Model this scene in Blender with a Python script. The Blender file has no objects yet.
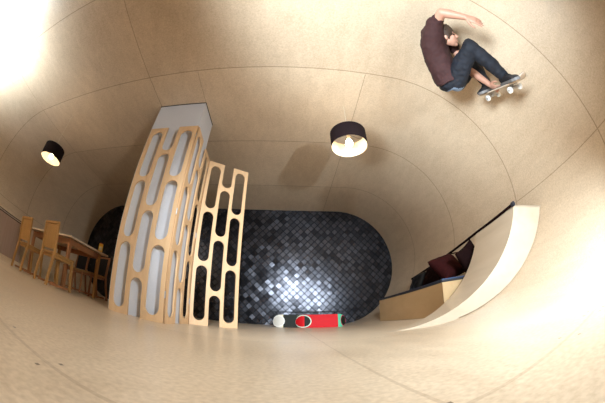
import bpy, bmesh, math, random
from mathutils import Vector, Matrix, Euler, noise
random.seed(7)
C = bpy.context.scene.collection
PI = math.pi
V = Vector

# ------------------------------------------------------------------ helpers
def link(name, me, m=None, parent=None, smooth=False):
    o = bpy.data.objects.new(name, me); C.objects.link(o)
    if m is not None and not me.materials: me.materials.append(m)
    if parent is not None: o.parent = parent
    if smooth:
        for p in me.polygons: p.use_smooth = True
    return o
def obj(name, bm, m, parent=None, smooth=False):
    me = bpy.data.meshes.new(name)
    bmesh.ops.recalc_face_normals(bm, faces=bm.faces)
    bm.to_mesh(me); bm.free()
    return link(name, me, m, parent, smooth)
def thing(name, label, cat, loc=(0, 0, 0), rotz=0, group=None):
    o = bpy.data.objects.new(name, None); C.objects.link(o)
    o.location = loc; o.rotation_euler = (0, 0, rotz); o.empty_display_size = .05
    return tag(o, label, cat, group)
def tag(o, label, cat, group=None):
    o['label'] = label; o['category'] = cat
    if group: o['group'] = group
    return o
def struct(name, bm, m, smooth=False):
    o = obj(name, bm, m, None, smooth); o['kind'] = 'structure'; return o
def add_box(bm, c, s, rot=None, bev=0):
    g = bmesh.ops.create_cube(bm, size=1)['verts']
    M = Matrix.Translation(V(c)) @ (rot.to_matrix().to_4x4() if rot else Matrix()) @ Matrix.Diagonal((*s, 1))
    bmesh.ops.transform(bm, matrix=M, verts=g)
    if bev:
        es = list({e for v in g for e in v.link_edges})
        bmesh.ops.bevel(bm, geom=es, offset=bev, segments=2, affect='EDGES', profile=.5)
def box(c, s, rot=None, bev=.003):
    bm = bmesh.new(); add_box(bm, c, s, rot, bev); return bm
def frame_of(d):
    d = d.normalized(); a = V((0, 0, 1)) if abs(d.z) < .9 else V((1, 0, 0))
    x = d.cross(a).normalized(); return x, d.cross(x).normalized()
def add_loft(bm, rings, cap=True):
    """rings: lists of vectors, same count"""
    rs = [[bm.verts.new(p) for p in r] for r in rings]; n = len(rs[0])
    for a, b in zip(rs, rs[1:]):
        for i in range(n): bm.faces.new((a[i], a[(i + 1) % n], b[(i + 1) % n], b[i]))
    if cap: bm.faces.new(rs[0][::-1]); bm.faces.new(rs[-1])
def add_tube(bm, pts, rad, n=12, cap=True):
    pts = [V(p) for p in pts]; rr = rad if isinstance(rad, (list, tuple)) else [rad] * len(pts)
    x = None; rings = []
    for i, p in enumerate(pts):
        d = (pts[min(i + 1, len(pts) - 1)] - pts[max(i - 1, 0)]).normalized()
        if x is None: x, y = frame_of(d)
        else:
            x = (x - d * x.dot(d)).normalized()
        y = d.cross(x)
        rings.append([p + (x * math.cos(2 * PI * k / n) + y * math.sin(2 * PI * k / n)) * rr[i] for k in range(n)])
    add_loft(bm, rings, cap)
def add_ell(bm, c, ax, seg=20, rng=14):
    """ellipsoid with axis vectors ax"""
    g = bmesh.ops.create_uvsphere(bm, u_segments=seg, v_segments=rng, radius=1)['verts']
    M = Matrix([[ax[j][i] for j in range(3)] for i in range(3)]).to_4x4()
    bmesh.ops.transform(bm, matrix=Matrix.Translation(V(c)) @ M, verts=g)
    return g
def add_chain(bm, pts, rad, n=16):
    """round-ended tapered chain, to be fused"""
    for (a, ra), (b, rb) in zip(zip(pts, rad), zip(pts[1:], rad[1:])):
        a, b = V(a), V(b)
        K = 6
        add_tube(bm, [a.lerp(b, k / K) for k in range(K + 1)], [ra + (rb - ra) * k / K for k in range(K + 1)], n)
    for p, r in zip(pts, rad): add_ell(bm, p, [(r, 0, 0), (0, r, 0), (0, 0, r)], n, 10)
def fuse(name, bm, m, parent, voxel, smooth_it=6, wrinkle=0, wscale=20, fac=.5):
    """voxel-fuse everything in bm into one continuous skin"""
    me = bpy.data.meshes.new('tmp'); bmesh.ops.recalc_face_normals(bm, faces=bm.faces); bm.to_mesh(me); bm.free()
    t = bpy.data.objects.new('tmp', me); C.objects.link(t)
    r = t.modifiers.new('r', 'REMESH'); r.mode = 'VOXEL'; r.voxel_size = voxel
    s = t.modifiers.new('s', 'SMOOTH'); s.iterations = smooth_it; s.factor = fac
    dg = bpy.context.evaluated_depsgraph_get(); dg.update()
    me2 = bpy.data.meshes.new_from_object(t.evaluated_get(dg)); me2.name = name
    bpy.data.objects.remove(t)
    me2.materials.clear()
    if wrinkle:
        nrm = [v.normal.copy() for v in me2.vertices]
        for v, nn in zip(me2.vertices, nrm):
            k = noise.noise(V((v.co.x * wscale, v.co.y * wscale * .6, v.co.z * wscale))) + .5 * noise.noise(v.co * wscale * 2.2)
            v.co += nn * wrinkle * k
    return link(name, me2, m, parent, True)

# ------------------------------------------------------------------ materials
class NT:
    def __init__(s, name):
        s.m = bpy.data.materials.new(name); s.m.use_nodes = True
        s.t = s.m.node_tree; s.b = s.t.nodes['Principled BSDF']
    def n(s, kind, **kw):
        x = s.t.nodes.new(kind)
        for k, v in kw.items(): setattr(x, k, v)
        return x
    def l(s, a, b): s.t.links.new(a, b)
    def math(s, op, a, b=None, c=None):
        x = s.n('ShaderNodeMath', operation=op)
        for i, v in enumerate((a, b, c)):
            if v is None: continue
            if isinstance(v, (int, float)): x.inputs[i].default_value = v
            else: s.l(v, x.inputs[i])
        return x.outputs[0]
    def mix(s, f, a, b):
        x = s.n('ShaderNodeMix', data_type='RGBA')
        for i, v in ((0, f), (6, a), (7, b)):
            if isinstance(v, (int, float)): x.inputs[i].default_value = v
            elif isinstance(v, tuple): x.inputs[i].default_value = (*v, 1)
            else: s.l(v, x.inputs[i])
        return x.outputs[2]
    def set(s, **kw):
        for k, v in kw.items():
            k = k.replace('_', ' ')
            if isinstance(v, tuple) and len(v) == 3: v = (*v, 1)
            s.b.inputs[k].default_value = v
        return s
def plain(name, col, rough=.5, metal=0, var=.08, scale=25, spec=.5, stretch=(1, 1, 1)):
    t = NT(name); tc = t.n('ShaderNodeTexCoord'); mp = t.n('ShaderNodeMapping'); mp.inputs['Scale'].default_value = stretch
    t.l(tc.outputs['Object'], mp.inputs[0])
    no = t.n('ShaderNodeTexNoise'); no.inputs['Scale'].default_value = scale; no.inputs['Detail'].default_value = 4
    t.l(mp.outputs[0], no.inputs['Vector'])
    t.l(t.mix(no.outputs[0], tuple(max(0, c * (1 - var)) for c in col), tuple(min(1, c * (1 + var)) for c in col)), t.b.inputs['Base Color'])
    t.set(Roughness=rough, Metallic=metal); t.b.inputs['Specular IOR Level'].default_value = spec
    return t.m

def plywood_shell():
    """birch sheets, 1.28 x 2.5 m, seams and plugged screw holes"""
    t = NT('birch_plywood_lining'); tc = t.n('ShaderNodeTexCoord'); P = tc.outputs['Object']
    sp = t.n('ShaderNodeSeparateXYZ'); t.l(P, sp.inputs[0]); X, Y, Z = sp.outputs
    wob = t.n('ShaderNodeTexNoise'); wob.inputs['Scale'].default_value = 9; t.l(P, wob.inputs['Vector'])
    w = t.math('MULTIPLY', t.math('SUBTRACT', wob.outputs[0], .5), .006)
    def near(val, at, half):
        return t.math('LESS_THAN', t.math('ABSOLUTE', t.math('SUBTRACT', t.math('ADD', val, w), at)), half)
    yy = t.math('ADD', Y, w)
    fr = t.math('SUBTRACT', t.math('FRACT', t.math('ADD', t.math('DIVIDE', t.math('SUBTRACT', yy, .27), 1.283), 10.5)), .5)
    dist = t.math('MULTIPLY', t.math('ABSOLUTE', fr), 1.283)
    ring = t.math('LESS_THAN', dist, .006)
    up = t.math('GREATER_THAN', Z, 2.3); low = t.math('LESS_THAN', Z, .12)
    s = ring
    beyond = t.math('GREATER_THAN', Y, 1.57)
    for xx, side, extra in ((-4.23, up, None), (-1.70, up, None), (.80, up, beyond), (.215, low, None)):
        k = t.math('MULTIPLY', near(X, xx, .0045), side)
        if extra is not None: k = t.math('MULTIPLY', k, extra)
        s = t.math('MAXIMUM', s, k)
    cut = t.math('MULTIPLY', t.math('MULTIPLY', near(X, -1.055, .003), up), t.math('MULTIPLY', beyond, t.math('LESS_THAN', Y, 2.1)))
    s = t.math('MAXIMUM', s, cut)
    rightside = t.math('MULTIPLY', t.math('GREATER_THAN', X, 1.5), near(Z, .975, .0045))
    s = t.math('MAXIMUM', s, t.math('MULTIPLY', rightside, t.math('LESS_THAN', Y, 1.57)))
    s = t.math('MAXIMUM', s, t.math('MULTIPLY', t.math('LESS_THAN', X, -4.5), near(Z, 1.1, .0045)))
    # screw plugs along ring seams of the floor
    vo = t.n('ShaderNodeTexVoronoi', voronoi_dimensions='1D'); vo.inputs['Scale'].default_value = 5.2; t.l(X, vo.inputs['W'])
    dots = t.math('MULTIPLY', t.math('LESS_THAN', vo.outputs['Distance'], .022),
                  t.math('MULTIPLY', t.math('LESS_THAN', t.math('ABSOLUTE', t.math('SUBTRACT', dist, .03)), .0045), low))
    # grain
    mp = t.n('ShaderNodeMapping'); mp.inputs['Scale'].default_value = (1.6, .6, 1.6); t.l(P, mp.inputs[0])
    g = t.n('ShaderNodeTexNoise'); g.inputs['Scale'].default_value = 6; g.inputs['Detail'].default_value = 7; g.inputs['Distortion'].default_value = .6; t.l(mp.outputs[0], g.inputs['Vector'])
    f = t.n('ShaderNodeTexNoise'); f.inputs['Scale'].default_value = 75; f.inputs['Detail'].default_value = 3; t.l(P, f.inputs['Vector'])
    big = t.n('ShaderNodeTexNoise'); big.inputs['Scale'].default_value = 1.1; t.l(P, big.inputs['Vector'])
    cx = t.math('FLOOR', t.math('DIVIDE', t.math('SUBTRACT', X, .80), 2.51)); cy = t.math('FLOOR', t.math('DIVIDE', t.math('SUBTRACT', Y, .27), 1.283))
    cb = t.n('ShaderNodeCombineXYZ'); t.l(cx, cb.inputs[0]); t.l(cy, cb.inputs[1]); wn = t.n('ShaderNodeTexWhiteNoise'); t.l(cb.outputs[0], wn.inputs['Vector'])
    v = t.math('ADD', t.math('MULTIPLY', g.outputs[0], .30), t.math('MULTIPLY', f.outputs[0], .65))
    v = t.math('ADD', v, t.math('MULTIPLY', big.outputs[0], .3)); v = t.math('ADD', v, t.math('MULTIPLY', wn.outputs['Value'], .12))
    r = t.n('ShaderNodeValToRGB'); e = r.color_ramp.elements
    e[0].position = .3; e[0].color = (.43, .31, .20, 1); e[1].position = .95; e[1].color = (.77, .62, .46, 1)
    t.l(v, r.inputs[0])
    c = t.mix(t.math('MULTIPLY', s, t.math('SUBTRACT', .5, t.math('MULTIPLY', low, .28))), r.outputs[0], (.17, .08, .03))
    c = t.mix(t.math('MULTIPLY', dots, .8), c, (.08, .05, .03))
    t.l(c, t.b.inputs['Base Color'])
    ro = t.math('ADD', t.math('MULTIPLY', g.outputs[0], .16), t.math('SUBTRACT', .42, t.math('MULTIPLY', low, .17))); t.l(ro, t.b.inputs['Roughness'])
    bp = t.n('ShaderNodeBump'); bp.inputs['Strength'].default_value = .12; bp.inputs['Distance'].default_value = .01
    t.l(t.math('SUBTRACT', t.math('MULTIPLY', f.outputs[0], .15), s), bp.inputs['Height']); t.l(bp.outputs[0], t.b.inputs['Normal'])
    t.b.inputs['Specular IOR Level'].default_value = .35
    return t.m

def mosaic():
    """black glazed tiles laid on the diagonal, each a little out of true"""
    t = NT('black_diagonal_tile'); tc = t.n('ShaderNodeTexCoord'); P = tc.outputs['Object']
    sp = t.n('ShaderNodeSeparateXYZ'); t.l(P, sp.inputs[0]); X, Y, Z = sp.outputs
    S = .105
    u = t.math('DIVIDE', t.math('MULTIPLY', t.math('ADD', X, Z), .7071), S); v = t.math('DIVIDE', t.math('MULTIPLY', t.math('SUBTRACT', X, Z), .7071), S)
    fu = t.math('ABSOLUTE', t.math('SUBTRACT', t.math('FRACT', t.math('ADD', u, 200.)), .5)); fv = t.math('ABSOLUTE', t.math('SUBTRACT', t.math('FRACT', t.math('ADD', v, 200.)), .5))
    edge = t.math('MAXIMUM', fu, fv)
    groove = t.math('GREATER_THAN', edge, .45)
    cb = t.n('ShaderNodeCombineXYZ'); t.l(t.math('FLOOR', u), cb.inputs[0]); t.l(t.math('FLOOR', v), cb.inputs[1])
    wn = t.n('ShaderNodeTexWhiteNoise'); t.l(cb.outputs[0], wn.inputs['Vector'])
    vs = t.n('ShaderNodeVectorMath', operation='SUBTRACT'); t.l(wn.outputs['Color'], vs.inputs[0]); vs.inputs[1].default_value = (.5, .5, .5)
    sc = t.n('ShaderNodeVectorMath', operation='SCALE'); t.l(vs.outputs[0], sc.inputs[0]); sc.inputs['Scale'].default_value = .055
    geo = t.n('ShaderNodeNewGeometry')
    ad = t.n('ShaderNodeVectorMath', operation='ADD'); t.l(geo.outputs['Normal'], ad.inputs[0]); t.l(sc.outputs[0], ad.inputs[1])
    nm = t.n('ShaderNodeVectorMath', operation='NORMALIZE'); t.l(ad.outputs[0], nm.inputs[0])
    bp = t.n('ShaderNodeBump'); bp.inputs['Strength'].default_value = .5; bp.inputs['Distance'].default_value = .006
    no = t.n('ShaderNodeTexNoise'); no.inputs['Scale'].default_value = 14; t.l(P, no.inputs['Vector'])
    t.l(t.math('SUBTRACT', t.math('MULTIPLY', no.outputs[0], .6), groove), bp.inputs['Height']); t.l(nm.outputs[0], bp.inputs['Normal'])
    t.l(bp.outputs[0], t.b.inputs['Normal'])
    t.l(t.mix(groove, t.mix(wn.outputs['Value'], TILE_A, TILE_B), (.012, .011, .011)), t.b.inputs['Base Color'])
    t.l(t.math('ADD', t.math('MULTIPLY', groove, .4), t.math('ADD', t.math('MULTIPLY', wn.outputs['Value'], .07), .20)), t.b.inputs['Roughness'])
    t.set(Metallic=.85)
    return t.m
TILE_A = (.03, .03, .036); TILE_B = (.085, .085, .10)

def wood(name, c1, c2, scale=(12, 12, 1.2), rough=.45):
    t = NT(name); tc = t.n('ShaderNodeTexCoord'); mp = t.n('ShaderNodeMapping'); mp.inputs['Scale'].default_value = scale
    t.l(tc.outputs['Object'], mp.inputs[0]); g = t.n('ShaderNodeTexNoise'); g.inputs['Scale'].default_value = 3; g.inputs['Detail'].default_value = 6; g.inputs['Distortion'].default_value = .5
    t.l(mp.outputs[0], g.inputs['Vector']); t.l(t.mix(g.outputs[0], c1, c2), t.b.inputs['Base Color']); t.set(Roughness=rough)
    return t.m
M = dict(
    ply=plywood_shell(), tile=mosaic(),
    panel=wood('birch_screen_board', (.58, .35, .18), (.74, .50, .29), (8, 8, 1)),
    paint=plain('pale_blue_white_paint', (.62, .62, .66), .5, var=.05, scale=60),
    ramp=wood('birch_ramp_board', (.54, .42, .30), (.70, .58, .45), (3, .6, 3), .32),
    bench=wood('birch_bench_board', (.46, .30, .15), (.60, .42, .23), (5, 1, 3)),
    oak=wood('honey_oak', (.34, .16, .045), (.54, .29, .09)),
    redwood=wood('red_brown_wood', (.30, .11, .04), (.42, .18, .07)),
    top=wood('table_board', (.55, .40, .26), (.70, .54, .38), (1.5, 8, 8)),
    black=plain('black_paint', (.008, .008, .010), .5, spec=.3),
    navy=plain('black_mattress_cloth', (.012, .016, .03), .6),
    maroon=plain('dark_maroon_cloth', (.030, .005, .005), .9, var=.3, scale=30, spec=.1),
    brown=plain('dark_brown_cloth', (.010, .003, .003), .9, var=.3, scale=30, spec=.1),
    shade=plain('black_brown_lampshade_cloth', (.010, .004, .005), .9, spec=.2),
    lining=plain('white_lampshade_lining', (.62, .55, .44), .8),
    cable=plain('pale_lamp_cable', (.75, .68, .55), .5),
    steel=plain('brushed_steel', (.55, .55, .56), .3, 1),
    greyply=wood('greyed_plank_front', (.32, .22, .17), (.45, .33, .27), (6, 16, .6), .35),
    pale=plain('pale_trim', (.62, .50, .42), .5),
    yellow=plain('yellow_card', (.80, .50, .06), .5), cream=plain('cream_card', (.75, .68, .45), .5), red=plain('red_card', (.5, .05, .04), .5),
    skin=plain('skin', (.52, .27, .19), .5, var=.08), hair=plain('dark_brown_hair', (.045, .024, .014), .7, var=.5, scale=80),
    shirt=plain('maroon_brown_tee', (.036, .009, .009), .85, var=.25, scale=18),
    denim=plain('dark_blue_denim', (.004, .006, .013), .8, var=.7, scale=12), seat=plain('faded_grey_blue_denim', (.20, .26, .36), .8, var=.2),
    shoe=plain('black_suede', (.010, .010, .014), .7), sole=plain('grey_rubber', (.16, .15, .15), .6),
    wheel=plain('white_urethane', (.82, .82, .80), .4), grip=plain('black_griptape', (.015, .015, .015), .9), deckwood=plain('pale_maple_deck', (.62, .50, .40), .4),
    eye=plain('dark_eye', (.01, .008, .006), .2), lip=plain('lip', (.42, .16, .13), .5),
)
def emit(name, col, st):
    t = NT(name); t.set(Base_Color=col); t.b.inputs['Emission Color'].default_value = (*col, 1); t.b.inputs['Emission Strength'].default_value = st
    return t.m
M['bulb'] = emit('lit_bulb', (1, .78, .50), 45)

# ------------------------------------------------------------------ room: a stadium-section plywood tunnel
H, RAD, XL, XR, YB, YF = 2.5, 1.25, -5.463, 2.318, -3.2, 5.23
def strip(pts, y0, y1, n=1):
    bm = bmesh.new(); cols = []
    for x, z in pts: cols.append([bm.verts.new((x, y0 + (y1 - y0) * k / n, z)) for k in range(n + 1)])
    for a, b in zip(cols, cols[1:]):
        for k in range(n): bm.faces.new((a[k], a[k + 1], b[k + 1], b[k]))
    return bm
def tube_x(z, inset=0):   # right wall x at height z
    r = RAD - inset; return XR - RAD + math.sqrt(max(0, r * r - (RAD - z) ** 2))
def tube_xl(z, inset=0):
    r = RAD - inset; return XL + RAD - math.sqrt(max(0, r * r - (RAD - z) ** 2))
arcR = [(XR - RAD + RAD * math.sin(a), RAD - RAD * math.cos(a)) for a in [PI * k / 96 for k in range(97)]]
arcL = [(XL + RAD - RAD * math.sin(a), RAD - RAD * math.cos(a)) for a in [PI * k / 96 for k in range(97)]]
def slab(name, inner, outer, smooth):
    """a lining with real thickness: inner profile plus outer skin"""
    bm = bmesh.new(); n = len(inner)
    rows = []
    for y in (YB, YF): rows.append([bm.verts.new((x, y, z)) for x, z in inner] + [bm.verts.new((x, y, z)) for x, z in outer[::-1]])
    m = 2 * n
    for i in range(m): bm.faces.new((rows[0][i], rows[0][(i + 1) % m], rows[1][(i + 1) % m], rows[1][i]))
    for i in range(n - 1):
        for r in rows: bm.faces.new((r[i], r[i + 1], r[m - 2 - i], r[m - 1 - i]))
    o = struct(name, bm, M['ply'])
    if smooth:
        for p in o.data.polygons: p.use_smooth = abs(p.normal.y) < .5
        o.data.set_sharp_from_angle(angle=math.radians(30))
    return o
T = .06
slab('floor', [(XL + RAD, 0), (XR - RAD, 0)], [(XL + RAD, -T), (XR - RAD, -T)], False)
slab('ceiling', [(XL + RAD, H), (XR - RAD, H)], [(XL + RAD, H + T), (XR - RAD, H + T)], False)
k_ = (RAD + T) / RAD
slab('wall_right', arcR, [(XR - RAD + (x - XR + RAD) * k_, RAD + (z - RAD) * k_) for x, z in arcR], True)
slab('wall_left', arcL, [(XL + RAD + (x - XL - RAD) * k_, RAD + (z - RAD) * k_) for x, z in arcL], True)
def end_wall(name, y0, y1, m):
    bm = bmesh.new()
    prof = [(x * 1, z) for x, z in arcR] + [(x, z) for x, z in arcL[::-1]]
    a = [bm.verts.new((x, y0, z)) for x, z in prof]; b = [bm.verts.new((x, y1, z)) for x, z in prof]
    n = len(prof)
    for i in range(n): bm.faces.new((a[i], a[(i + 1) % n], b[(i + 1) % n], b[i]))
    bm.faces.new(a); bm.faces.new(b[::-1])
    return struct(name, bm, m)
end_wall('wall_far', YF, YF + .08, M['tile'])
end_wall('wall_back', YB - .08, YB, M['ply'])

# ------------------------------------------------------------------ pillar
PX0, PX1, PY0, PY1 = -1.705, -1.055, 2.065, 2.48
p = thing('pillar', 'square pale blue-white pillar rising from floor to ceiling behind the slotted screen', 'pillar', ((PX0 + PX1) / 2, (PY0 + PY1) / 2, 0))
bm = bmesh.new(); add_box(bm, (0, 0, 1.246), (PX1 - PX0, PY1 - PY0, 2.492), bev=.002); obj('shaft', bm, M['paint'], p)
bm = bmesh.new(); add_box(bm, (0, 0, 2.496), (PX1 - PX0 + .012, PY1 - PY0 + .012, .008)); obj('shadow_gap_trim', bm, M['black'], p)['label'] = 'thin black joint at the ceiling'

# ------------------------------------------------------------------ folding screen of slotted boards
def slot_pts(cx, z0, z1, w, n=14):
    r = w / 2; o = []
    for k in range(n + 1): a = PI * k / n; o.append((cx + r * math.cos(a), z1 - r + r * math.sin(a)))
    for k in range(n + 1): a = PI + PI * k / n; o.append((cx + r * math.cos(a), z0 + r + r * math.sin(a)))
    return o
def screen_board(width, height=2.02, th=.018):
    k = width / .655; bar, sw = .048 * k, .1543 * k
    c = [bar + sw / 2 + i * (bar + sw) for i in range(3)]; r = sw / 2
    n = 14; out = [(0, 0)]
    out.append((c[1] - r, 0)); out.append((c[1] - r, .355 - r))
    out += [(c[1] - r * math.cos(PI * j / n), .355 - r + r * math.sin(PI * j / n)) for j in range(1, n)]
    out += [(c[1] + r, .355 - r), (c[1] + r, 0), (width, 0), (width, height), (c[1] + r, height), (c[1] + r, 1.695 + r)]
    out += [(c[1] + r * math.cos(PI * j / n), 1.695 + r - r * math.sin(PI * j / n)) for j in range(1, n)]
    out += [(c[1] - r, 1.695 + r), (c[1] - r, height), (0, height)]
    loops = [out]
    for cx in (c[0], c[2]):
        for z0, z1 in ((.055, .675), (.725, 1.325), (1.37, 1.965)): loops.append(slot_pts(cx, z0, z1, sw))
    for z0, z1 in ((.405, 1.00), (1.05, 1.65)): loops.append(slot_pts(c[1], z0, z1, sw))
    cu = bpy.data.curves.new('tmp', 'CURVE'); cu.dimensions = '2D'; cu.fill_mode = 'BOTH'; cu.extrude = th / 2
    for lp in loops:
        s = cu.splines.new('POLY'); s.points.add(len(lp) - 1); s.use_cyclic_u = True
        for q, (x, y) in zip(s.points, lp): q.co = (x, y, 0, 1)
    t = bpy.data.objects.new('tmp', cu); C.objects.link(t); dg = bpy.context.evaluated_depsgraph_get(); dg.update()
    me = bpy.data.meshes.new_from_object(t.evaluated_get(dg)); bpy.data.objects.remove(t)
    me.transform(Matrix.Rotation(PI / 2, 4, 'X')); me.materials.clear()
    return me
SC = [(-1.625, 1.985), (-1.005, 1.985), (-1.040, 2.655), (-.548, 2.945)]
scr = thing('folding_screen', 'pale birch folding screen of tall boards with rounded slots, standing round the white pillar', 'screen', (*SC[0], 0))
for a, b, off in zip(SC, SC[1:], (0, .012, .012)):
    a, b = V((*a, 0)), V((*b, 0)); d = b - a; L = d.length - off
    st = a + d.normalized() * off
    o = link('screen_board', screen_board(L), M['panel'], scr); o.location = st - V((*SC[0], 0)); o.rotation_euler = (0, 0, math.atan2(d.y, d.x))
for q in (SC[1], SC[2]):
    for z in (.25, 1.0, 1.88):
        bm = bmesh.new(); add_tube(bm, [(q[0] - SC[0][0] + .008, q[1] - SC[0][1] - .012, z - .03), (q[0] - SC[0][0] + .008, q[1] - SC[0][1] - .012, z + .03)], .006, 8)
        obj('hinge', bm, M['steel'], scr)

# ------------------------------------------------------------------ skate ramp on the right
RR, RCX = 1.25, .745            # the ramp repeats the room's own curve, set .3 m inwards
RZ = .838; amax = math.acos((RR - RZ) / RR)
arc = [(RCX + RR * math.sin(amax * k / 40), max(.001, RR - RR * math.cos(amax * k / 40))) for k in range(41)]
ncut = lambda x: 2.219 - .45 * x          # near end is cut on a slant
FAR = 1.955
ramp = thing('skate_ramp', 'small curved plywood skate ramp built against the right wall, dark rail on its lip', 'skate ramp', (1.4, 1.5, 0))
def rl(p): return V(p) - V((1.4, 1.5, 0))
bm = bmesh.new()
g = [[bm.verts.new(rl((x, ncut(x) + (FAR - ncut(x)) * k / 8, z))) for k in range(9)] for x, z in arc]
for r0, r1 in zip(g, g[1:]):
    for k in range(8): bm.faces.new((r0[k], r0[k + 1], r1[k + 1], r1[k]))
obj('riding_surface', bm, M['ramp'], ramp, True)
ZR = .775
def end_panel(cut, dy):
    bm = bmesh.new(); n = len(arc)
    A = [(x + .002, z - .001) for x, z in arc]
    B = [(max(A[k][0] + .004, tube_x(max(.0, ZR * (k / (n - 1)) ** 2), .006)), max(.0005, ZR * (k / (n - 1)) ** 2)) for k in range(n)]
    B = [(x, z) if k > 6 else (A[k][0] + .01 + .05 * k, .0004) for k, (x, z) in enumerate(B)]
    rows = [[[bm.verts.new(rl((x, cut(x) + d, z))) for x, z in P] for P in (A, B)] for d in (0, dy)]
    (a0, b0), (a1, b1) = rows
    for k in range(n - 1):
        bm.faces.new((a0[k], b0[k], b0[k + 1], a0[k + 1])); bm.faces.new((a1[k], a1[k + 1], b1[k + 1], b1[k]))
        bm.faces.new((a0[k], a0[k + 1], a1[k + 1], a1[k])); bm.faces.new((b0[k], b1[k], b1[k + 1], b0[k + 1]))
    bm.faces.new((a0[0], a1[0], b1[0], b0[0])); bm.faces.new((a0[-1], b0[-1], b1[-1], a1[-1]))
    return bm
obj('end_panel', end_panel(ncut, .012), M['ramp'], ramp)
obj('end_panel', end_panel(lambda x: FAR, -.012), M['ramp'], ramp)
bm = bmesh.new(); w0 = tube_x(ZR, .004); xt = arc[-1][0]
vs = [bm.verts.new(rl(q)) for q in ((xt, ncut(xt), RZ), (w0, ncut(w0), ZR), (w0, FAR, ZR), (xt, FAR, RZ), (xt, ncut(xt), RZ - .015), (w0, ncut(w0), ZR - .015), (w0, FAR, ZR - .015), (xt, FAR, RZ - .015))]
for f in ((0, 1, 2, 3), (4, 7, 6, 5), (0, 4, 5, 1), (1, 5, 6, 2), (2, 6, 7, 3), (3, 7, 4, 0)): bm.faces.new([vs[i] for i in f])
obj('deck_top', bm, M['ramp'], ramp)
bm = bmesh.new(); add_tube(bm, [rl(q) for q in ((1.915, 1.345, .846), (1.912, 1.955, .808), (1.935, 2.50, .762), (1.96, 3.05, .715), (1.93, 3.62, .645))], .014, 12)
obj('rail', bm, M['brown'], ramp)['label'] = 'dark round rail running back along the wall'
bm = bmesh.new(); add_tube(bm, [rl((1.916, 1.335, .847)), rl((1.916, 1.365, .845))], .022, 12); obj('rail_cap', bm, M['navy'], ramp)
for q, r in (((1.935, 2.57, .757), 0), ((1.93, 3.60, .647), 0)):
    bm = bmesh.new(); add_tube(bm, [rl(q), rl((tube_x(q[2] + .02, .004), q[1], q[2] + .02))], .008, 8); obj('rail_bracket', bm, M['brown'], ramp)

# ------------------------------------------------------------------ bench with mattress
BX, BY0, BY1, BZ = 1.385, 1.99, 3.70, .36
b = thing('bench_box', 'low plywood bench box with a flat black top against the right wall', 'bench', (BX, BY0, 0))
bm = bmesh.new(); pr = [(BX, tube_z) for tube_z in ()]
zfoot = RAD - math.sqrt(RAD ** 2 - (BX - (XR - RAD)) ** 2) + .004
prof = [(BX, zfoot), (BX, BZ)] + [(tube_x(BZ - (BZ - zfoot) * k / 12, .004), BZ - (BZ - zfoot) * k / 12) for k in range(13)]
prof = prof[:-1]
a = [bm.verts.new((x - BX, 0, z)) for x, z in prof]; c = [bm.verts.new((x - BX, BY1 - BY0, z)) for x, z in prof]; n = len(prof)
for i in range(n): bm.faces.new((a[i], a[(i + 1) % n], c[(i + 1) % n], c[i]))
bm.faces.new(a); bm.faces.new(c[::-1]); obj('box', bm, M['bench'], b)
mt = thing('mattress', 'thin black mattress laid over the plywood bench box', 'mattress', (BX, BY0, BZ))
bm = bmesh.new(); w = tube_x(BZ, .01) - BX; add_box(bm, (w / 2 - .004, (BY1 - BY0) / 2, .016), (w + .004, BY1 - BY0 + .01, .030), bev=.008); obj('pad', bm, M['navy'], mt, True)
bm = bmesh.new(); add_tube(bm, [(0 - .004, -.004, .028), (w - .01, -.004, .028)], .004, 8); obj('edge_sheen', bm, plain('blue_edge_sheen', (.05, .10, .22), .4), mt)  # bluish sheen of the mattress's near edge, put in as a blue strip
def cushion(name, label, loc, rot, size, mat, parts=True):
    r = thing(name, label, 'cushion', loc); r.rotation_euler = rot
    bm = bmesh.new(); nx = 22; sx, sy, sz = size
    def S(u, v, s):
        e = (max(0, (1 - abs(u) ** 3.2)) * max(0, (1 - abs(v) ** 3.2))) ** .42
        kx = 1 - .09 * (1 - v * v) * abs(u) ** 3; ky = 1 - .09 * (1 - u * u) * abs(v) ** 3
        p = V((u * sx / 2 * kx, v * sy / 2 * ky, s * sz / 2 * e))
        p.z += .012 * e * noise.noise(V((u * 2 + sx * 9, v * 2, s)) * 1.7)
        return p
    top = [[bm.verts.new(S(-1 + 2 * i / nx, -1 + 2 * j / nx, 1)) for j in range(nx + 1)] for i in range(nx + 1)]
    bot = [[(top[i][j] if i in (0, nx) or j in (0, nx) else bm.verts.new(S(-1 + 2 * i / nx, -1 + 2 * j / nx, -1))) for j in range(nx + 1)] for i in range(nx + 1)]
    for i in range(nx):
        for j in range(nx):
            bm.faces.new((top[i][j], top[i + 1][j], top[i + 1][j + 1], top[i][j + 1])); bm.faces.new((bot[i][j], bot[i][j + 1], bot[i + 1][j + 1], bot[i + 1][j]))
    obj('cover', bm, mat, r, True)
    return r
ZM = BZ + .032
cushion('cushion', 'black cushion standing upright behind the ramp at the near end of the bench', (1.845, 2.065, ZM + .185), (math.radians(90), math.radians(-30), 0), (.30, .30, .10), M['brown'])
cushion('cushion', 'dark maroon cushion leaning beside the black upright one at the near end', (1.75, 2.36, ZM + .172), (math.radians(52), math.radians(-12), math.radians(14)), (.42, .34, .15), M['maroon'])
cushion('cushion', 'dark brown cushion propped against the wall halfway along the bench', (1.87, 2.88, ZM + .165), (0, math.radians(-64), math.radians(4)), (.32, .40, .12), M['brown'])
cushion('cushion', 'black cushion propped at the far end of the bench by the tiled wall', (1.88, 3.36, ZM + .15), (0, math.radians(-64), math.radians(-4)), (.30, .40, .11), M['black'])


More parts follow.
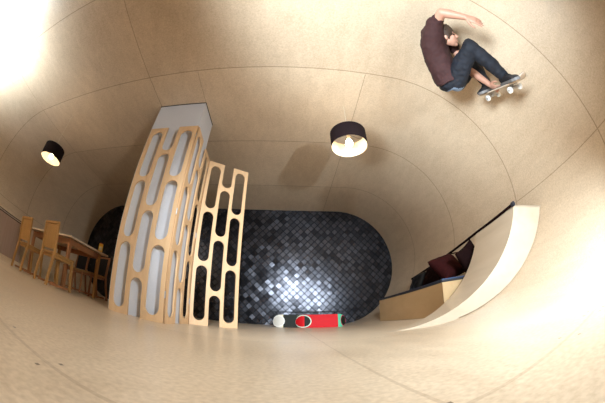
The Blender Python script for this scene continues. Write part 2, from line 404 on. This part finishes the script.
# ------------------------------------------------------------------ pendant lamps
def pendant(loc, label):   # loc: centre of the shade's bottom rim
    r = thing('pendant_lamp', label, 'pendant lamp', (loc[0], loc[1], H), group='drum pendant lamps')
    z0 = loc[2] - H; hs, R0 = .19, .20
    n = 48
    def ringp(rad, z): return [V((rad * math.cos(2 * PI * k / n), rad * math.sin(2 * PI * k / n), z)) for k in range(n)]
    bm = bmesh.new(); add_loft(bm, [ringp(R0, z0), ringp(R0, z0 + hs), ringp(R0 - .003, z0 + hs), ringp(R0 - .003, z0), ringp(R0, z0)], False)
    bmesh.ops.remove_doubles(bm, verts=bm.verts, dist=1e-5); sh = obj('lamp_shade', bm, M['shade'], r)
    bm = bmesh.new(); add_loft(bm, [ringp(R0 - .004, z0 + .002), ringp(R0 - .004, z0 + hs - .002), ringp(R0 - .006, z0 + hs - .002), ringp(R0 - .006, z0 + .002), ringp(R0 - .004, z0 + .002)], False)
    bmesh.ops.remove_doubles(bm, verts=bm.verts, dist=1e-5); obj('lining', bm, M['lining'], sh)['label'] = 'pale glowing lining of the shade'
    bm = bmesh.new()
    for k in range(3):
        a = 2 * PI * k / 3 + .4; add_tube(bm, [(0, 0, z0 + hs - .02), ((R0 - .008) * math.cos(a), (R0 - .008) * math.sin(a), z0 + hs - .01)], .002, 6)
    obj('spider', bm, M['black'], sh)
    bm = bmesh.new(); add_tube(bm, [(0, 0, z0 + hs - .02), (0, 0, -.002)], .0025, 6); obj('cable', bm, M['cable'], r)
    bm = bmesh.new(); add_tube(bm, [(0, 0, z0 + .10), (0, 0, z0 + hs - .01)], [.022, .018], 16); obj('socket', bm, M['lining'], r)
    bm = bmesh.new(); add_loft(bm, [[V((q * math.cos(2 * PI * k / 24), q * math.sin(2 * PI * k / 24), z0 + z)) for k in range(24)] for q, z in ((.004, .005), (.022, .009), (.036, .022), (.042, .042), (.038, .062), (.026, .082), (.016, .10))])
    bl = obj('bulb', bm, M['bulb'], r, True); bl['label'] = 'lit round bulb'
    return r
pendant((.645, 2.1, 1.86), 'drum pendant lamp hanging right of the slotted screen, its lit bulb seen from below')
pendant((-3.50, 1.88, 1.66), 'drum pendant lamp hanging above the dining table by the left wall')

# ------------------------------------------------------------------ table, chairs, left counter
TX0, TX1, TY0, TY1, TZ = -4.34, -2.88, 2.38, 3.33, .75
t = thing('dining_table', 'pale-topped dining table with brown legs near the left wall', 'table', ((TX0 + TX1) / 2, (TY0 + TY1) / 2, 0))
tw, td = TX1 - TX0, TY1 - TY0
obj('tabletop', box((0, 0, TZ - .013), (tw, td, .026), bev=.004), M['top'], t)
for sx in (-1, 1):
    for sy in (-1, 1):
        bm = bmesh.new(); x, y = sx * (tw / 2 - .13), sy * (td / 2 - .11)
        add_loft(bm, [[V((x + a * r, y + bq * r, z)) for a, bq in ((-1, -1), (1, -1), (1, 1), (-1, 1))] for r, z in ((.020, 0), (.028, TZ - .03))]); obj('leg', bm, M['redwood'] if sy < 0 else M['oak'], t)
obj('apron', box((0, -(td / 2 - .11), TZ - .07), (tw - .26, .022, .08)), M['redwood'], t)
obj('apron', box((0, (td / 2 - .11), TZ - .07), (tw - .26, .022, .08)), M['redwood'], t)
for sx in (-1, 1): obj('apron', box((sx * (tw / 2 - .13), 0, TZ - .07), (.022, td - .28, .08)), M['redwood'], t)

def make_chair(label, mat, mat2, back):
    r = thing('dining_chair', label, 'chair', group='dining chairs round the table')   # faces +y
    W, D, S, T_ = .37, .38, .415, .755
    obj('seat', box((0, 0, S - .012), (W, D, .024), bev=.006), mat2, r)
    obj('backrest', box((0, -D / 2 - .006, (S + T_) / 2 + .01), (W - .07, .014, T_ - S - .04), Euler((math.radians(5), 0, 0)), .004), back, r)
    obj('top_rail', box((0, -D / 2 - .025, T_ + .005), (W, .028, .03), bev=.004), mat, r)
    for s in (-1, 1):
        bm = bmesh.new(); x = s * (W / 2 - .014)
        add_loft(bm, [[V((x + a * .014, y + q * .017, z)) for a, q in ((-1, -1), (1, -1), (1, 1), (-1, 1))] for y, z in ((-D / 2 - .07, 0), (-D / 2 + .01, S), (-D / 2 - .025, T_))]); obj('leg', bm, mat, r)
        bm = bmesh.new(); add_loft(bm, [[V((x + a * .014, y + q * .016, z)) for a, q in ((-1, -1), (1, -1), (1, 1), (-1, 1))] for y, z in ((D / 2 - .01, 0), (D / 2 - .03, S - .024))]); obj('leg', bm, mat, r)
        obj('stretcher', box((x, -.02, .035), (.018, D - .04, .03)), M['redwood'], r)
    obj('seat_frame', box((0, 0, S - .045), (W - .05, D - .06, .04)), mat, r)
    return r
def dup(root, label):
    r = root.copy(); C.objects.link(r); r['label'] = label
    for ch in list(root.children):
        c = ch.copy(); C.objects.link(c); c.parent = r
    return r
c1 = make_chair('oak dining chair at the near side of the table, right of the other near chair', M['oak'], M['oak'], M['oak'])
c1.location = (-2.86, 2.17, 0); c1.rotation_euler.z = math.radians(-2)
c2 = dup(c1, 'oak dining chair at the far left of the table, beside the plank counter'); c2.location = (-3.70, 2.17, 0); c2.rotation_euler.z = math.radians(2)
c3 = make_chair('black-backed dining chair behind the table, seen between the table legs', M['redwood'], M['oak'], M['black']); c3.location = (-3.36, 3.52, 0); c3.rotation_euler.z = math.radians(168)
c4 = dup(c3, 'black-backed dining chair behind the table, seen between the two near chairs'); c4.location = (-3.93, 3.50, 0); c4.rotation_euler.z = math.radians(180)
# box standing on the table
yb = thing('carton', 'small yellow and cream carton standing on the far corner of the table', 'carton', (-3.0, 3.22, TZ), math.radians(35))
obj('box', box((0, 0, .075), (.075, .03, .15)), M['yellow'], yb)
obj('paper_label', box((0, -.0155, .07), (.05, .002, .06), bev=0), M['cream'], yb); obj('cap', box((0, 0, .155), (.06, .026, .010)), M['red'], yb)
# counter against left wall
CX_, CY0, CY1, CZ = -4.66, .35, 2.46, .74
ct = thing('counter', 'long low counter with grey-brown plank front and black edged top along the left wall', 'counter', (CX_, CY0, 0))
zf = RAD - math.sqrt(RAD ** 2 - (CX_ - XL - RAD) ** 2) + .004
prof = [(CX_, zf), (CX_, CZ)] + [(tube_xl(CZ - (CZ - zf) * k / 12, .004), CZ - (CZ - zf) * k / 12) for k in range(12)]
bm = bmesh.new(); a = [bm.verts.new((x - CX_, 0, z)) for x, z in prof]; c = [bm.verts.new((x - CX_, CY1 - CY0, z)) for x, z in prof]; n = len(prof)
for i in range(n): bm.faces.new((a[i], a[(i + 1) % n], c[(i + 1) % n], c[i]))
bm.faces.new(a); bm.faces.new(c[::-1]); obj('body', bm, M['greyply'], ct)
dw = tube_xl(CZ, .03) - CX_
L_ = CY1 - CY0
obj('worktop_band', box((dw / 2 + .01, L_ / 2, CZ + .008), (abs(dw) - .02, L_ + .01, .016), bev=.002), M['black'], ct)
obj('worktop_band', box((dw / 2 + .01, L_ / 2, CZ + .026), (abs(dw) - .04, L_, .018), bev=.002), M['pale'], ct)
obj('worktop_band', box((dw / 2 + .01, L_ / 2, CZ + .042), (abs(dw) - .03, L_ + .01, .012), bev=.002), M['black'], ct)

# ------------------------------------------------------------------ skateboards
def deck_mesh(L=.80, W=.205, th=.011, kick=.035, pale=None):
    """deck lying in XY, kicks rising to +z; returns bmesh"""
    bm = bmesh.new(); nx, ny = 48, 8; r = W / 2
    def P(i, j, s):
        x = -L / 2 + L * i / nx; e = 0
        dx = max(0, abs(x) - (L / 2 - r)); hw = math.sqrt(max(0, r * r - (dx * .995) ** 2))
        y = (-1 + 2 * j / ny) * hw
        kk = max(0, abs(x) - .24); z = 1.55 * kk * kk / max(.001, (L / 2 - .24)) * (kick / .035) * .4 + .05 * (y ** 2) / r
        return V((x, y, z + s * th / 2))
    top = [[bm.verts.new(P(i, j, 1)) for j in range(ny + 1)] for i in range(nx + 1)]; bot = [[bm.verts.new(P(i, j, -1)) for j in range(ny + 1)] for i in range(nx + 1)]
    for i in range(nx):
        for j in range(ny):
            bm.faces.new((top[i][j], top[i + 1][j], top[i + 1][j + 1], top[i][j + 1])); bm.faces.new((bot[i][j], bot[i][j + 1], bot[i + 1][j + 1], bot[i + 1][j]))
        for j in (0, ny): bm.faces.new((top[i][j], bot[i][j], bot[i + 1][j], top[i + 1][j]))
    for i in (0, nx):
        for j in range(ny): bm.faces.new((top[i][j], top[i][j + 1], bot[i][j + 1], bot[i][j]))
    return bm
def graphic(name, stops, ell):
    """flat printed bands along the deck + outlined end ellipses: ell = [(cx, rx, colour_in, colour_line)]"""
    t = NT(name); tc = t.n('ShaderNodeTexCoord'); sp = t.n('ShaderNodeSeparateXYZ'); t.l(tc.outputs['Object'], sp.inputs[0]); X, Y = sp.outputs[0], sp.outputs[1]
    c = t.mix(0., stops[0][1], stops[0][1])
    for x0, col in stops[1:]: c = t.mix(t.math('GREATER_THAN', X, x0), c, col)
    for cx, rx, ry, ci, cl, half in ell:
        q = t.math('ADD', t.math('POWER', t.math('ABSOLUTE', t.math('DIVIDE', t.math('SUBTRACT', X, cx), rx)), 2.), t.math('POWER', t.math('ABSOLUTE', t.math('DIVIDE', Y, ry)), 2.))
        c = t.mix(t.math('LESS_THAN', q, 1.), c, cl)
        inn = t.math('LESS_THAN', q, .76); c = t.mix(inn, c, ci)
        if half: c = t.mix(t.math('MULTIPLY', inn, t.math('GREATER_THAN', X, cx + half[0])), c, half[1])
    t.l(c, t.b.inputs['Base Color']); t.set(Roughness=.6); t.b.inputs['Specular IOR Level'].default_value = .2
    return t.m
RED = (.60, .008, .014); BLK = (.012, .014, .01)
g1 = graphic('white_and_black_deck_print', [(-1, (.72, .68, .60)), (-.24, (.75, .70, .50)), (-.225, BLK), (-.02, (.05, .055, .03)), (.06, BLK)], [(-.295, .095, .09, (.70, .66, .60), (.85, .83, .80), None)])
g2 = graphic('red_deck_print', [(-1, RED), (-.155, RED), (.25, (.10, .50, .30))], [(-.275, .125, .10, RED, (.62, .72, .60), (.02, BLK)), (.338, .047, .088, BLK, (.65, .05, .12), None)])
g2b = graphic('red_ring_print', [(-1, (.70, .05, .12))], [])
LY = 4.02
lb = thing('low_bench', 'low thin black bench behind the two leaning skateboard decks, before the tiled wall', 'bench', (.32, LY + .19, 0))
obj('top', box((0, 0, .252), (1.14, .28, .012)), M['black'], lb)
for sx in (-1, 1):
    for sy in (-1, 1): obj('leg', box((sx * .48, sy * .10, .123), (.02, .02, .246)), M['black'], lb)
def deck(loc, mat, label, kick=.035):
    r = thing('skateboard_deck', label, 'skateboard deck', loc); r.rotation_euler = (math.radians(-98), 0, 0)
    o = obj('deck', deck_mesh(L=.77, kick=kick), mat, r, False)
    return r, o
d1, _ = deck((.185, LY - .03, .103), g1, 'skateboard deck with white nose and black body, on its edge left of the red deck')
d2, _ = deck((.53, LY - .125, .103), g2, 'red skateboard deck with green and black tail, on its edge overlapping the black deck')


# ------------------------------------------------------------------ the skater in the air
# body axes: SU toward the face side, SW from head to seat, SV across the shoulders (near to far)
SV = V((.592, .291, .751)).normalized()
SU = V((.745, -.591, -.386)); SU = (SU - SV * SU.dot(SV)).normalized()
SW = SV.cross(SU).normalized()
if SW.y < 0: SW = -SW
PO = V((1.418, 1.055, 1.880))
person = thing('person', 'young man crouched in mid-air, maroon tee and dark jeans, one arm raised, grabbing his skateboard', 'person', tuple(PO))
def sl(p): return V(p) - PO
def ring(c, au, aw, ru, rv, n=28, pw=2.3, ax=None):
    """super-ellipse ring at c; ru along ax (in the profile plane), rv along SV"""
    out = []
    for k in range(n):
        a = 2 * PI * k / n; x, y = math.cos(a), math.sin(a)
        f = (abs(x) ** pw + abs(y) ** pw) ** (-1 / pw)
        out.append(c + ax * (x * f * ru) + SV * (y * f * rv))
    return out
# spine from neck to seat with profile half-thickness and half-width
spine = [(V((1.237, 0.616, 2.201)), .055, .10), (V((1.222, 0.676, 2.192)), .085, .19), (V((1.213, 0.750, 2.171)), .108, .205), (V((1.227, 0.837, 2.128)), .118, .195), (V((1.263, 0.908, 2.073)), .122, .185), (V((1.311, 0.969, 2.010)), .126, .185), (V((1.361, 1.016, 1.948)), .128, .19), (V((1.405, 1.051, 1.893)), .125, .19)]
def torso(bm, k, upto, grow=0):
    rings = []
    pts = [sl(p) for p, a, b in spine]
    for i, (p, a, b) in enumerate(spine[:upto]):
        d = (pts[min(i + 1, len(pts) - 1)] - pts[max(i - 1, 0)]).normalized()
        ax = SV.cross(d).normalized()
        rings.append(ring(pts[i], SU, SW, a * k + grow, b * k + grow, ax=ax))
    add_loft(bm, rings)
neck = sl((1.260, 0.652, 2.176)); headc = sl((1.279, 0.675, 2.082))
shN, shF = sl((1.142, 0.617, 2.113)), sl((1.340, 0.711, 2.291))
elN, wrN = sl((1.133, 0.464, 2.066)), sl((1.281, 0.387, 1.951))
elF, wrF = sl((1.584, 0.908, 2.006)), sl((1.711, 0.852, 1.750))
hipN, knN, anN = sl((1.377, 0.980, 1.829)), sl((1.364, 0.603, 1.839)), sl((1.659, 0.652, 1.655))
hipF, knF, anF = sl((1.496, 1.057, 1.957)), sl((1.705, 0.862, 2.090)), sl((1.753, 0.907, 1.892))
# head axes: up tilts back, face looks right and a little down
HU = (-SW * .97 - SU * .18).normalized(); HF = (SU * .97 - SW * -.16); HF = (HF - HU * HF.dot(HU)).normalized(); HS = SV.copy()
HU *= .89; HF *= .89; HS *= .89
def hp(f, u, s): return headc + HF * f + HU * u + HS * s
bm = bmesh.new()
torso(bm, .86, 8)
add_chain(bm, [sl((1.227, 0.653, 2.196)), neck, headc - HU * .04], [.075, .055, .054])
# skull, face, jaw, nose, ears
add_ell(bm, hp(-.012, .028, 0), [HF * .094, HU * .088, HS * .074], 28, 18)
add_ell(bm, hp(.026, -.035, 0), [HF * .062, HU * .078, HS * .056], 24, 16)
add_ell(bm, hp(.052, -.098, 0), [HF * .026, HU * .020, HS * .026], 16, 10)
add_ell(bm, hp(.074, .020, 0), [HF * .014, HU * .012, HS * .052], 16, 10)
add_tube(bm, [hp(.074, .012, 0), hp(.092, -.012, 0), hp(.103, -.032, 0)], [.008, .011, .013], 12); add_ell(bm, hp(.098, -.033, 0), [HF * .014, HU * .011, HS * .017], 12, 10)
add_ell(bm, hp(.080, -.062, 0), [HF * .014, HU * .007, HS * .024], 14, 8); add_ell(bm, hp(.078, -.073, 0), [HF * .013, HU * .007, HS * .021], 14, 8)
for s in (-1, 1): add_ell(bm, hp(-.012, -.008, s * .074), [HF * .019, HU * .031, HS * .009], 14, 10)
for s in (-1, 1): add_ell(bm, hp(.058, -.022, s * .036), [HF * .02, HU * .018, HS * .016], 14, 10)
# arms and legs under the clothes
add_chain(bm, [shN, elN], [.050, .041]); add_chain(bm, [elN, elN.lerp(wrN, .3), wrN], [.041, .043, .027])
add_chain(bm, [shF, elF], [.050, .041]); add_chain(bm, [elF, elF.lerp(wrF, .3), wrF], [.041, .043, .027])
add_chain(bm, [hipN, knN], [.075, .055]); add_chain(bm, [knN, knN.lerp(anN, .35), anN], [.055, .056, .036])
add_chain(bm, [hipF, knF], [.075, .055]); add_chain(bm, [knF, knF.lerp(anF, .35), anF], [.055, .056, .036])
def hand(w, tip, side, curl, spread=1):
    """w wrist, tip direction vector, side = direction of the thumb, curl = bend direction"""
    d = tip.normalized(); s = (side - d * side.dot(d)).normalized(); c = d.cross(s); c = c if c.dot(curl) > 0 else -c
    add_loft(bm, [[w + d * t + s * (x * a) + c * (y * b_) for x, y in [(math.cos(2 * PI * k / 14), math.sin(2 * PI * k / 14)) for k in range(14)]] for t, a, b_ in ((-.012, .024, .02), (.02, .034, .018), (.06, .041, .016), (.088, .040, .013), (.094, .034, .009))])
    for i, (off, L, bend) in enumerate(((.031, .068, .25), (.011, .076, .35), (-.010, .070, .5), (-.030, .056, .65))):
        b0 = w + d * .078 + s * off; dirv = (d + s * off * 3.2 * spread).normalized(); pts = [b0]; ang = bend * .5
        for seg in (.46, .30, .24):
            ang += bend * curlk; dv = dirv * math.cos(ang) + c * math.sin(ang); pts.append(pts[-1] + dv * L * seg)
        add_chain(bm, pts, [.0098, .009, .0083, .0075], 10)
    b0 = w + d * .018 + s * .026; p1 = b0 + (d * .6 + s * .75 + c * .2).normalized() * .038; p2 = p1 + (d * .85 + s * .4 + c * .35).normalized() * .030; p3 = p2 + (d * .95 + s * .1 + c * .3).normalized() * .022
    add_chain(bm, [b0, p1, p2, p3], [.015, .012, .0105, .009], 10)
curlk = .15
hand(wrN, (sl((1.336, 0.363, 1.903)) - wrN), SW * .7 - SV * .5 + SU * .3, SW, 1.4)
curlk = 2.2
hand(wrF, (sl((1.715, 0.816, 1.654)) - wrF), -SW * .6 - SV * .6, -SW * .5 + SV * .5)
body = fuse('body', bm, M['skin'], person, .0055, 3)
# hair: cap of short messy locks
bm = bmesh.new()
add_ell(bm, hp(-.016, .042, 0), [HF * .103, HU * .091, HS * .086], 28, 18)
add_ell(bm, hp(-.048, -.008, 0), [HF * .070, HU * .074, HS * .082], 24, 16)
for k in range(90):
    a = random.uniform(0, 2 * PI); e = random.uniform(.05, 1.35)
    dd = V((math.cos(a) * math.cos(e), math.sin(a) * math.cos(e), math.sin(e)))
    if dd.x > .55 and dd.z < .45: continue
    p0 = hp(-.022 + dd.x * .088, .034 + dd.z * .082, dd.y * .074); tan = V((dd.x * .4 - .3, 0, -.7))
    p1 = p0 + (HF * (dd.x * .3 - .25 + random.uniform(-.3, .5)) + HU * random.uniform(-.9, .2) + HS * dd.y * .5).normalized() * .026 + (HF * dd.x + HU * dd.z + HS * dd.y) * .010
    add_tube(bm, [p0, p0.lerp(p1, .5) + (HF * dd.x + HU * dd.z + HS * dd.y) * .006, p1], [.010, .008, .002], 7)
for s in (-1, 1): add_ell(bm, hp(.012, .0, s * .070), [HF * .018, HU * .036, HS * .010], 12, 8)
fuse('hair', bm, M['hair'], person, .005, 1)
for s in (-1, 1):
    bm = bmesh.new(); add_ell(bm, hp(.0755, .001, s * .031), [HF * .010, HU * .007, HS * .013], 14, 10); obj('eye', bm, M['eye'], person, True)
    bm = bmesh.new(); add_tube(bm, [hp(.084, .016, s * .014), hp(.085, .022, s * .032), hp(.070, .018, s * .050)], [.003, .004, .002], 8); obj('eyebrow', bm, M['hair'], person, True)
bm = bmesh.new(); add_ell(bm, hp(.0865, -.0675, 0), [HF * .008, HU * .005, HS * .020], 12, 8); obj('lips', bm, M['lip'], person, True)
# tee shirt
bm = bmesh.new(); torso(bm, 1.0, 7, .012)
pp = [sl(p) for p, a, b in spine]
add_loft(bm, [ring(pp[6] , SU, SW, .142, .205, ax=SV.cross((pp[7] - pp[5]).normalized()).normalized()), ring(sl((1.387, 1.042, 1.913)), SU, SW, .138, .212, ax=SV.cross((pp[7] - pp[5]).normalized()).normalized())])
add_chain(bm, [pp[1], shN, shN.lerp(elN, .42)], [.072, .060, .055]); add_chain(bm, [pp[1], shF, shF.lerp(elF, .45)], [.080, .076, .068])
add_chain(bm, [shN, sl((1.158, 0.735, 2.075))], [.08, .07])
fuse('tee_shirt', bm, M['shirt'], person, .0075, 5, .009, 16)
# jeans
bm = bmesh.new()
add_loft(bm, [ring(pp[6], SU, SW, .116, .168, ax=SV.cross((pp[7] - pp[5]).normalized()).normalized()), ring(pp[7], SU, SW, .128, .178, ax=SV.cross((pp[7] - pp[5]).normalized()).normalized()), ring(sl((1.437, 1.063, 1.859)), SU, SW, .10, .155, ax=SV.cross((pp[7] - pp[5]).normalized()).normalized())])
for h, k, a in ((hipN, knN, anN), (hipF, knF, anF)):
    add_chain(bm, [h, h.lerp(k, .5), k], [.098, .090, .070]); add_chain(bm, [k, k.lerp(a, .35), k.lerp(a, .8), a], [.070, .074, .062, .060])
jeans = fuse('jeans', bm, M['denim'], person, .0075, 4, .010, 15)
jeans.data.materials.append(M['seat'])
for p in jeans.data.polygons:
    c_ = p.center
    if (c_ - sl((1.407, 1.053, 1.789))).length < .095: p.material_index = 1
# shoes
deckA, deckB = sl((1.718, 0.521, 1.494)), sl((1.794, 1.047, 1.848))
bd = (deckA - deckB).normalized()
up0 = (-SW - SU * .25 + SV * .02); bn = (up0 - bd * up0.dot(bd)).normalized(); bs = bd.cross(bn).normalized()   # board normal (towards the feet) and side
if bs.dot(SV) > 0: bs = -bs
mid = (deckA + deckB) / 2
def shoe(an, toe):
    d = toe - bn * toe.dot(bn); d.normalize(); s = d.cross(bn)
    heel = an - bn * ((an - mid).dot(bn)) + bn * .012 - d * .065
    bm = bmesh.new(); L = .285
    rings = []
    for t, w, h in ((0, .020, .05), (.04, .036, .085), (.22, .040, .092), (.42, .044, .075), (.62, .050, .056), (.82, .050, .046), (.94, .036, .036), (1, .014, .022)):
        c = heel + d * (L * t); rings.append([c + s * (w * x) + bn * (.012 + (h * .5 - .006) * (1 + y)) for x, y in [(math.copysign(abs(math.cos(2 * PI * k / 20)) ** .8, math.cos(2 * PI * k / 20)), math.sin(2 * PI * k / 20)) for k in range(20)]])
    add_loft(bm, rings); add_chain(bm, [heel + d * .065 + bn * .05, heel + d * .062 + bn * .105], [.045, .047])
    sh = fuse('shoe', bm, M['shoe'], person, .006, 2)
    bm = bmesh.new(); prof = [(0, .018), (.03, .034), (.2, .041), (.5, .044), (.7, .053), (.86, .050), (.96, .032), (1, .012)]
    lo = [heel + d * (L * t * 1.02 - .003) + s * w * 1.05 for t, w in prof] + [heel + d * (L * t * 1.02 - .003) - s * w * 1.05 for t, w in prof[::-1]]
    add_loft(bm, [lo, [q + bn * .022 for q in lo]]); obj('sole', bm, M['sole'], sh)
    bm = bmesh.new()
    for j in range(5):
        c = heel + d * (L * (.40 + .07 * j)) + bn * (.083 - .008 * j); add_tube(bm, [c - s * .025 - bn * .006, c + bn * .004, c + s * .025 - bn * .006], .0035, 6)
    obj('laces', bm, M['black'], sh)
shoe(anN, bd * .95 + bs * .25)
shoe(anF, bd * .35 + bs * .8)
# his skateboard
sb = thing('skateboard', 'skateboard under the airborne man, pale deck with white wheels', 'skateboard', tuple(PO + mid))
Rm = Matrix((bd, bs, bn)).transposed()
if Rm.determinant() < 0: Rm = Matrix((bd, -bs, bn)).transposed()
sb.rotation_euler = Rm.to_euler()
DL = (deckA - deckB).length + .06
o = obj('deck', deck_mesh(L=DL, W=.20, kick=.024), M['deckwood'], sb, True)
gb = deck_mesh(L=DL - .006, W=.197, th=.0015, kick=.024); bmesh.ops.translate(gb, vec=(0, 0, .0068), verts=gb.verts); obj('grip_tape', gb, M['grip'], o, True)
for s in (-1, 1):
    x = s * (DL / 2 - .18)
    bm = bmesh.new(); add_box(bm, (x, 0, -.012), (.075, .052, .012), bev=.003); add_box(bm, (x - s * .008, 0, -.030), (.03, .035, .03), bev=.006); add_tube(bm, [(x, -.07, -.042), (x, -.03, -.036), (x, .03, -.036), (x, .07, -.042)], [.007, .013, .013, .007], 10)
    tk = obj('truck', bm, M['steel'], sb)
    for q in (-1, 1):
        bm = bmesh.new(); add_tube(bm, [(x, q * .066, -.044), (x, q * .070, -.044), (x, q * .092, -.044), (x, q * .097, -.044)], [.020, .027, .027, .020], 24); wh = obj('wheel', bm, M['wheel'], tk, False)
        bm = bmesh.new(); add_tube(bm, [(x, q * .060, -.044), (x, q * .100, -.044)], .009, 12); obj('bearing', bm, M['steel'], wh)


# ------------------------------------------------------------------ light
def lamp(name, kind, loc, energy, col=(1, 1, 1), size=.1, aim=None, angle=None, blend=.5):
    l = bpy.data.lights.new(name, kind); l.energy = energy; l.color = col
    if kind in ('POINT', 'SPOT'): l.shadow_soft_size = size
    if kind == 'AREA': l.size = size
    if angle: l.spot_size = math.radians(angle); l.spot_blend = blend
    o = bpy.data.objects.new(name, l); C.objects.link(o); o.location = loc
    if aim: o.rotation_euler = (V(aim) - V(loc)).to_track_quat('-Z', 'Y').to_euler()
    return o
FL = (.80, .925, 1)
lamp('flash_right', 'SPOT', (1.30, -.35, 1.0), 310, FL, .05, (.6, 2.0, .1), 140, 1)
lamp('flash_on_skater', 'SPOT', (-1.1, -.6, .2), 1150, FL, .45, (1.1, .75, 2.4), 70, 1)
lamp('added_wall_highlight', 'SPOT', (.15, -1.2, 1.4), 760, FL, .06, (.1, 5, .55), 52, .9)  # added lamp, aimed to throw a bright patch on the tiled end wall
lamp('flash_bounced', 'SPOT', (-4.1, -.35, 1.7), 300, FL, .05, (-4.1, -.2, 2.5), 165, .8)

w = bpy.data.worlds.new('World'); bpy.context.scene.world = w; w.use_nodes = True
w.node_tree.nodes['Background'].inputs[0].default_value = (.02, .02, .02, 1)

# ------------------------------------------------------------------ camera: 15 mm full-frame fisheye a hand's breadth above the floor
cam = bpy.data.cameras.new('Camera'); co = bpy.data.objects.new('Camera', cam); C.objects.link(co)
R_, U_, F_ = V((.998, -.06319, -.00353)), V((-.02474, -.44075, .89729)), V((.05826, .8954, .44143))
Mx = Matrix((R_, U_, -F_)).transposed().to_4x4(); Mx.translation = (0, 0, .1543)
co.matrix_world = Mx
cam.sensor_width = 36; cam.clip_start = .01
cam.type = 'PANO'
cam.panorama_type = 'FISHEYE_EQUISOLID'; cam.fisheye_lens = 257.04 / 605 * 36; cam.fisheye_fov = math.radians(200)
sc = bpy.context.scene; sc.camera = co
sc.view_settings.view_transform = 'Standard'; sc.view_settings.look = 'None'; sc.view_settings.gamma = 1; sc.view_settings.use_curve_mapping = False
sc.view_settings.exposure = .15
